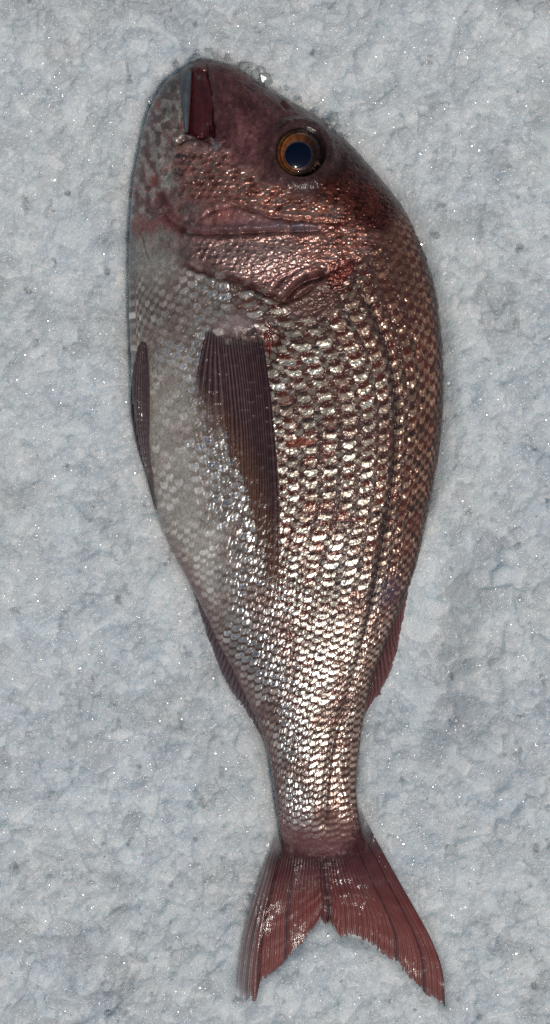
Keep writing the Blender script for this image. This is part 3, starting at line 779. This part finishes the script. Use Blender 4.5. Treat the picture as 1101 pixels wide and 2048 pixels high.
def fin(name, *A_, shear=0.0, **K_):
    return fin_(name, *A_, shear=shear, **K_)
def fin_(name, base, tip, left, right, zfun, cfun, afun, rays=30, ns=260, nt=240, thick=1.6, ridge=1.6, jag=0.05, seed=1, branch=True, shear=0.0):
    P = coons(base, tip, left, right, ns, nt)
    s = np.linspace(0, 1, ns)[:, None] * np.ones((1, nt)); q = np.linspace(0, 1, nt)[None, :] * np.ones((ns, 1))
    qq = q - shear * s + 0.008 * (fbm(s * 6, q * 9, seed + 3, 2) - 0.5)
    # ragged free edge, ray by ray
    r_i = np.floor(q * rays * 3)
    cut = jag * (h2(r_i, r_i * 0 + 3, seed) * 0.6 + 0.8 * vn(q * rays * 0.5, q * 0, seed + 1) - 0.5)
    sc_ = s * (1 - cut * sstep(0.3, 1, s))
    P2 = np.empty_like(P)
    for j in range(nt):
        for c_ in (0, 1): P2[:, j, c_] = np.interp(sc_[:, j], s[:, 0], P[:, j, c_])
    P = P2
    px, py = P[..., 0], P[..., 1]
    nray = rays * (1 + (sstep(0.35, 0.45, s) if branch else 0) * 0)
    rid = np.abs(np.cos(np.pi * rays * qq)) ** 0.8
    rid2 = 0.5 + 0.5 * np.cos(2 * np.pi * rays * 3 * qq)
    rv = h2(np.round(qq * rays), np.zeros_like(qq), seed + 9)
    z = zfun(px, py, s, q) + ridge * (rid * (1.1 - 0.7 * s) + 0.35 * rid2) + (fbm(s * 9, q * 9, seed + 5, 2) - 0.5) * 2.0
    top_ = world(px, py, z); bot = world(px, py, z - thick * (1.05 - 0.8 * s))
    vs = np.concatenate([top_.reshape(-1, 3), bot.reshape(-1, 3)]); n = ns * nt
    f = grid_faces(ns, nt); f2 = f[:, ::-1] + n
    def strip(idx): idx = np.asarray(idx); return np.stack([idx[:-1], idx[1:], idx[1:] + n, idx[:-1] + n], -1)
    e = np.vstack([strip(np.arange(nt))[:, ::-1], strip((ns - 1) * nt + np.arange(nt)), strip(np.arange(ns) * nt), strip(np.arange(ns) * nt + nt - 1)[:, ::-1]])
    nn = np.cross(top_[0, 1] - top_[0, 0], top_[1, 0] - top_[0, 0])
    F = np.vstack([f, f2, e])
    if np.cross(top_[ns//2, nt//2+1] - top_[ns//2, nt//2], top_[ns//2+1, nt//2] - top_[ns//2, nt//2])[2] < 0: F = F[:, ::-1]
    c = cfun(px, py, s, q, rid, rid2, rv); a = np.clip(afun(px, py, s, q, rid, rid2, rv), 0, 1)
    return mesh(name, vs, F, mat=FM, parent=fish, cols={'Col': np.concatenate([c.reshape(-1, 3)] * 2)}, floats={'alpha': np.concatenate([a.ravel()] * 2)})

def mix(a, b, t): t = t[..., None]; return a * (1 - t) + b * t

# tail fin: upper and lower lobes meet at the notch
def tail_z(px, py, s, q):
    flat = 9 + 4 * np.sin(q * 9 + 1) * sstep(0.1, 0.5, s) - 6 * sstep(0.14, 0.0, q) * s
    sz = skin_z(px, py); return np.maximum(flat + 2, sz + 1.5 + 2 * s)
def tail_c(px, py, s, q, rid, rid2, rv):
    c = mix(C(84, 42, 46, 1.0), C(118, 58, 54, 1.1), sstep(0.1, 0.9, s))
    c = mix(c, C(58, 26, 36, .9) * np.ones_like(c), np.clip(0.8 * (rv > 0.82) * sstep(0.3, 0.8, rid) + 0.45 * (1 - rid2), 0, 1))
    c = mix(c, C(80, 52, 54, 1.) * np.ones_like(c), sstep(0.3, 0.0, s) * 0.7)
    c = mix(c, C(38, 20, 28, .8) * np.ones_like(c), np.exp(-((q - 0.46) / 0.03) ** 2) * 0.45)
    c = mix(c, C(130, 120, 120, 1.2) * np.ones_like(c), sstep(0.10, 0.0, q + 0.06 * (fbm(s * 6, q * 6, 3, 2) - 0.5)) * 0.6)
    return c * (0.8 + 0.45 * fbm(s * 5, q * 60, 66, 3))[..., None]
def tail_a(px, py, s, q, rid, rid2, rv):
    a = 0.99 - 0.10 * sstep(0.3, 1.0, s) * (1 - rid) - 0.25 * sstep(0.92, 1.0, s)
    return (a - sstep(0.06, 0.0, q) * 0.45 - 0.3 * sstep(0.12, 0, q) * sstep(0.5, 1, s)) * sstep(0.0, 0.30, s + 0.16 * (fbm(s * 30, q * 24, 5, 3) - 0.5))
fin('tail_fin', [(556,1640),(592,1684),(645,1704),(692,1676),(717,1604)],
    [(472,1996),(490,2006),(512,2002),(522,1966),(545,1945),(566,1928),(600,1893),(628,1856),(639,1838),(646,1850),(662,1846),(672,1862),(684,1876),(704,1872),(722,1884),(742,1894),(762,1906),(786,1922),(812,1950),(835,1968),(855,1992),(872,1996),(891,2014)],
    [(556,1640),(535,1712),(508,1795),(486,1875),(476,1940),(472,1996)], [(717,1604),(737,1648),(764,1700),(800,1765),(838,1832),(868,1890),(886,1945),(891,2014)],
    tail_z, tail_c, tail_a, rays=44, ns=300, nt=520, jag=0.07, seed=11, ridge=1.5)

# pectoral fin lying over the flank
def pec_z(px, py, s, q):
    return skin_z(px, py) + 4 + 8 * np.sin(np.pi * np.clip(s, 0, 1)) * (0.3 + 0.7 * q) + 3 * np.sin(q * 17) * sstep(0.1, 0.5, s)
def pec_c(px, py, s, q, rid, rid2, rv):
    c = mix(C(96, 80, 86, 1.1), C(84, 62, 66, 1.0), sstep(0.0, 0.18, s))
    c = mix(c, C(118, 76, 56, 1.15) * np.ones_like(c), sstep(0.5, 0.9, s))
    c = mix(c, C(36, 22, 30, .8) * np.ones_like(c), np.clip(0.7 * (1 - rid) + 0.35 * (1 - rid2), 0, 1) * 0.9)
    c = mix(c, C(120, 100, 100, 1.0) * np.ones_like(c), 0.5 * sstep(0.85, 1.0, rid) * (rv > 0.5))
    c = mix(c, C(54, 34, 42, .9) * np.ones_like(c), sstep(0.55, 0.95, q) * 0.5 * sstep(1, 0.6, s))
    return c * (0.8 + 0.4 * fbm(s * 5, q * 50, 67, 3))[..., None]
def pec_a(px, py, s, q, rid, rid2, rv):
    a = 0.97 - 0.38 * sstep(0.4, 0.85, s) - 0.35 * sstep(0.88, 1.0, s) - 0.38 * sstep(0.26, 0.0, q + 0.1 * (rv - 0.5)) * sstep(0.3, 0.9, s)
    a -= 0.3 * (1 - rid) * sstep(0.4, 0.8, s) + 0.15 * sstep(0.1, 0.0, q)
    return a * sstep(0.0, 0.16, s + 0.12 * (fbm(s * 30, q * 14, 5, 3) - 0.5))
fin('pectoral_fin', [(418,648),(440,664),(478,662),(505,648),(521,632)],
    [(384,838),(398,850),(418,862),(436,872),(455,886),(463,930),(478,958),(490,985),(500,1030),(506,1070),(514,1110),(522,1150),(532,1195),(550,1225)],
    [(418,648),(406,700),(396,750),(386,800),(384,838)], [(521,632),(530,700),(541,780),(551,880),(559,990),(560,1080),(558,1150),(550,1225)],
    pec_z, pec_c, pec_a, rays=22, ns=380, nt=330, jag=0.16, seed=23, ridge=2.6)

# pelvic fin hanging down the left edge of the belly
def pel_z(px, py, s, q):
    return np.maximum(skin_z(px, py), 12) + 5 + 3 * np.sin(q * 9)
def dark_c(px, py, s, q, rid, rid2, rv):
    c = mix(C(88, 72, 76, 1.1), C(118, 106, 108, 1.1), sstep(0.4, 1.0, s))
    c = mix(c, C(46, 32, 38, 1) * np.ones_like(c), np.clip((1 - rid) * 0.8 + 0.2 * (rv > .6), 0, 1) * 0.8)
    return c
fin('pelvic_fin', [(278,700),(283,690),(289,684),(293,688),(296,700)], [(296,960),(303,985),(312,1032),(310,985),(308,960)],
    [(278,700),(266,745),(262,810),(268,860),(278,905),(296,960)], [(296,700),(300,760),(300,830),(300,900),(308,960)],
    pel_z, dark_c, lambda px, py, s, q, rid, rid2, rv: 0.95 - 0.35 * sstep(0.7, 1, s), rays=9, ns=220, nt=110, jag=0.03, seed=31, ridge=2.6)

# anal fin along the lower left
def edge_c(c1, c2):
    def f(px, py, s, q, rid, rid2, rv):
        c = mix(C(*c1) * np.ones(px.shape + (3,)), C(*c2) * np.ones(px.shape + (3,)), s)
        return mix(c, C(40, 24, 32, .9) * np.ones_like(c), np.clip((1 - rid) * 0.7, 0, 1)) * (0.8 + 0.4 * fbm(s * 4, q * 40, 68, 3))[..., None]
    return f
def anal_z(px, py, s, q): return 20 + 14 * (1 - s) - 8 * s + 2 * np.sin(q * 20)
fin('anal_fin', [(392,1165),(420,1215),(452,1280),(486,1352),(516,1415),(540,1470)], [(384,1172),(396,1215),(410,1260),(428,1305),(448,1356),(470,1395),(492,1425),(508,1448),(528,1482)],
    [(392,1165),(388,1168),(384,1172)], [(540,1470),(534,1477),(528,1482)],
    anal_z, edge_c((64, 48, 54), (100, 88, 94)), lambda px, py, s, q, rid, rid2, rv: 0.97 - 0.4 * sstep(0.5, 1, s), rays=26, ns=60, nt=420, jag=0.25, seed=41, ridge=3.0, shear=0.10)
# dorsal fin folded along the back
def dor_z(px, py, s, q): return 22 + 12 * (1 - s) - 8 * s + 2 * np.sin(q * 30)
fin('dorsal_fin', [(874,850),(864,930),(846,1030),(826,1110),(805,1180),(780,1250),(754,1320),(736,1375),(722,1420)], [(888,862),(880,925),(866,985),(856,1030),(839,1085),(826,1130),(818,1190),(807,1250),(795,1305),(781,1350),(764,1388),(746,1404),(730,1430)],
    [(874,850),(880,856),(884,862)], [(722,1420),(726,1426),(730,1430)],
    dor_z, edge_c((60, 42, 42), (108, 66, 66)), lambda px, py, s, q, rid, rid2, rv: 0.98 - 0.3 * sstep(0.6, 1, s), rays=32, ns=60, nt=520, jag=0.25, seed=51, ridge=3.0, shear=0.10)

# ------------------------------------------------------------------ lips
def plain(name, c, rough=0.3, coat=0.5, noise=0.2, sss=0.0):
    M = Mat(name); p = M.p
    nz = M.n('ShaderNodeTexNoise'); nz.inputs['Scale'].default_value = 260; nz.inputs['Detail'].default_value = 4; M.l(M.coords((1, 0.35, 1)), nz.inputs[0])
    cr = M.n('ShaderNodeValToRGB'); c = np.asarray(c)
    cr.color_ramp.elements[0].position = 0.3; cr.color_ramp.elements[0].color = tuple(c * (1 - noise)) + (1,)
    cr.color_ramp.elements[1].position = 0.7; cr.color_ramp.elements[1].color = tuple(np.clip(c * (1 + noise), 0, 1)) + (1,)
    M.l(nz.outputs[0], cr.inputs[0]); M.l(cr.outputs[0], p.inputs['Base Color'])
    p.inputs['Roughness'].default_value = rough; p.inputs['Coat Weight'].default_value = coat; p.inputs['Coat Roughness'].default_value = 0.1
    p.inputs['Subsurface Weight'].default_value = sss; p.inputs['Subsurface Scale'].default_value = 0.002
    return M.m
def pad(name, base, tip, left, right, lift, bulge, mat, ns=90, nt=40):
    P = coons(base, tip, left, right, ns, nt); s = np.linspace(0, 1, ns)[:, None]; q = np.linspace(0, 1, nt)[None, :]
    px, py = P[..., 0], P[..., 1]
    zs = skin_z(px, py)
    zb = (zs + np.roll(zs, 2, 0) + np.roll(zs, -2, 0)) / 3 if False else zs
    bl = (4 * q * (1 - q)) ** 0.75 * np.clip(6 * s * (1 - s), 0, 1) ** 0.7
    z = zb + lift + bulge * bl + (fbm(px / 12, py / 12, 4, 2) - 0.5) * 1.5
    t_ = world(px, py, z); b_ = world(px, py, zb - 8); n = ns * nt
    f = grid_faces(ns, nt)
    def strip(i): i = np.asarray(i); return np.stack([i[:-1], i[1:], i[1:] + n, i[:-1] + n], -1)
    F = np.vstack([f, f[:, ::-1] + n, strip(np.arange(nt))[:, ::-1], strip((ns-1)*nt+np.arange(nt)), strip(np.arange(ns)*nt), strip(np.arange(ns)*nt+nt-1)[:, ::-1]])
    if np.cross(t_[ns//2, nt//2+1] - t_[ns//2, nt//2], t_[ns//2+1, nt//2] - t_[ns//2, nt//2])[2] < 0: F = F[:, ::-1]
    return mesh(name, np.concatenate([t_.reshape(-1, 3), b_.reshape(-1, 3)]), F, mat=mat, parent=fish)
pad('lower_lip', [(360,142),(372,140),(383,142)], [(371,262),(374,265),(377,262)], [(360,142),(363,200),(371,262)], [(383,142),(381,200),(377,262)], 1, 5,
    plain('lower_lip', C(78, 84, 92, 1.0), 0.4, 0.2, 0.35))
pad('upper_lip', [(390,137),(399,131),(409,137)], [(381,266),(402,276),(424,272)], [(390,137),(385,165),(383,215),(381,266)], [(409,137),(420,175),(425,225),(424,272)], -4, 10,
    plain('upper_lip', C(70, 28, 29, 1.0), 0.35, 0.5, 0.45))

# ------------------------------------------------------------------ eye
ez = float(skin_z(np.array([EC[0] - 8.]), np.array([EC[1] + 20.]))[0])
ezl = float(skin_z(np.array([EC[0] - 66.]), np.array([EC[1] + 20.]))[0]); ezr = float(skin_z(np.array([EC[0] + 60.]), np.array([EC[1] - 25.]))[0])
def disc(cx, cy, rx, ry, nr, na, zf, shape=None, r0=0.0):
    r = np.linspace(r0, 1, nr)[:, None]; a = np.linspace(0, 2 * math.pi, na, endpoint=False)[None, :]
    k_ = 1.0 if shape is None else shape(a)
    px = cx + rx * r * np.cos(a) * k_; py = cy + ry * r * np.sin(a) * k_
    return px, py, r * np.ones_like(a), a * np.ones_like(r), zf(px, py, r)
slx = (ezr - ezl) / 126.0 * 0.55
def eye_base(px, py): return (ezl + ezr) / 2 + slx * (px - EC[0]) - slx * 0.35 * (py - EC[1]) - 3
px, py, r, a, z = disc(EC[0], EC[1], 46, 48, 90, 240, lambda x, y, r: eye_base(x, y) + 17 * np.sqrt(np.clip(1 - (r * 0.96) ** 2, 0, 1)) - 7 * np.exp(-((r - 0.92) / 0.06) ** 2) + 1.6 * np.exp(-((r - 0.86) / 0.03) ** 2) - 1.5 * np.exp(-((r - 0.78) / 0.03) ** 2))
rr = np.hypot(px - (EC[0] - 3), py - (EC[1] + 2)) / 50
an = np.arctan2(py - EC[1], px - EC[0])
ul = (0.5 + 0.5 * np.cos(an - math.radians(-155))) ** 2.0 * (0.6 + 0.7 * fbm(px / 9, py / 9, 77, 3))
ic = mix(C(38, 26, 26, .7), C(142, 82, 42, 1.05), np.clip(ul * 1.1 * np.exp(-((rr - 0.68) / 0.17) ** 2), 0, 1))
ic = mix(ic, C(160, 110, 80, 1.0) * np.ones_like(ic), 0.5 * np.exp(-((rr - 0.56) / 0.03) ** 2) * (0.1 + ul))
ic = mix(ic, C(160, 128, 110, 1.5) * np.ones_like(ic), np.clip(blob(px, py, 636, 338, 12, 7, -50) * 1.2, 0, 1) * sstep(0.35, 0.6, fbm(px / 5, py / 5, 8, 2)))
ic = mix(ic, C(90, 78, 50, .9) * np.ones_like(ic), 0.6 * np.exp(-((rr - 0.86) / 0.05) ** 2) * ul)
ic *= (0.35 + 1.25 * fbm(np.cos(an) * 9 + rr * 3, np.sin(an) * 9, 9, 4))[..., None]
ic = mix(ic, C(26, 18, 20) * np.ones_like(ic), sstep(0.9, 0.99, rr) * 0.9)
eyem = skin_mat('eye_iris', coat=0.45, bump=0.12)
eyem.p.inputs['Coat Roughness'].default_value = 0.03
ev = world(px, py, z); skirt = world(px[-1:], py[-1:], z[-1:] - 25)
eye = mesh('eye', np.concatenate([ev, skirt]), grid_faces(91, 240, wrap=True), mat=eyem.m, parent=fish, cols={'Col': np.concatenate([ic, ic[-1:]])}, floats={'met': np.full(px.size + 240, 0.25), 'rgh': np.full(px.size + 240, 0.35)})
pm = plain('eye_pupil', (0.001, 0.004, 0.016), 0.12, 0.0, 0.1)
shp = lambda a: 1 + 0.07 * np.cos(a - 2.4) + 0.03 * np.cos(2 * a + 0.7)
PC = (598.5, 308.5)
px, py, r, a, z = disc(PC[0], PC[1], 26, 26.5, 40, 120, lambda x, y, r: eye_base(x, y) + 17 * np.sqrt(np.clip(1 - (r * 0.53) ** 2, 0, 1)) + 1.2 + 1.5 * np.sqrt(np.clip(1 - r ** 2, 0, 1)), shp)
pv = world(px, py, z); sk2 = world(px[-1:], py[-1:], z[-1:] - 9)
mesh('pupil', np.concatenate([pv, sk2]), grid_faces(41, 120, wrap=True), mat=pm, parent=eye)
# pale rim of the pupil
aa = np.linspace(0, 2 * math.pi, 120, endpoint=False)[:, None]; bb = np.linspace(0, 2 * math.pi, 8, endpoint=False)[None, :]
rrx = 26.4 * shp(aa) + 0.6 * np.cos(bb); px = PC[0] + rrx * np.cos(aa); py = PC[1] + rrx * 1.02 * np.sin(aa)
z = eye_base(px, py) + 15.4 + 0.9 * np.sin(bb)
ring = world(px, py, z); rf = grid_faces(121, 8, wrap=True) % (120 * 8)
mesh('pupil_rim', ring, rf, mat=plain('pupil_rim', C(74, 62, 60, .8), 0.5, 0.2, 0.6), parent=eye)

# torn gill filaments behind the base of the pectoral fin
gm = plain('gill_filament', C(92, 34, 26, 1.4), 0.3, 0.6, 0.4)
def tube(pts, r0, r1, lift):
    p_ = smooth_line(pts, 18); z = skin_z(p_[:, 0], p_[:, 1]) + lift + np.linspace(0, 3, 18)
    c_ = world(p_[:, 0], p_[:, 1], z); d = np.gradient(c_, axis=0); d /= np.linalg.norm(d, axis=1)[:, None]
    s1 = np.cross(d, [0, 0, 1.]); s1 /= np.linalg.norm(s1, axis=1)[:, None]; s2 = np.cross(s1, d)
    r = (np.linspace(r0, r1, 18) * S)[:, None, None]; t = np.linspace(0, 2 * math.pi, 6, endpoint=False)
    return c_[:, None] + r * (np.cos(t)[None, :, None] * s1[:, None] + np.sin(t)[None, :, None] * s2[:, None])
fv, ff, nb_ = [], [], 0
rg2 = np.random.default_rng(3)
for k in range(16):
    a0 = math.radians(rg2.uniform(20, 105)); Ln = rg2.uniform(20, 52); x0 = 531 + rg2.uniform(-3, 8); y0 = 655 + rg2.uniform(-12, 20)
    pts = [(x0, y0), (x0 + Ln * .5 * math.cos(a0) + rg2.uniform(-4, 4), y0 + Ln * .5 * math.sin(a0)), (x0 + Ln * math.cos(a0 + .25), y0 + Ln * math.sin(a0 + .25))]
    t = tube(pts, 1.8, 0.5, 1.0); fv.append(t.reshape(-1, 3)); ff.append(grid_faces(18, 6, wrap=True) + nb_); nb_ += 108
mesh('gill_filaments', np.concatenate(fv), np.concatenate(ff), mat=gm, parent=fish)
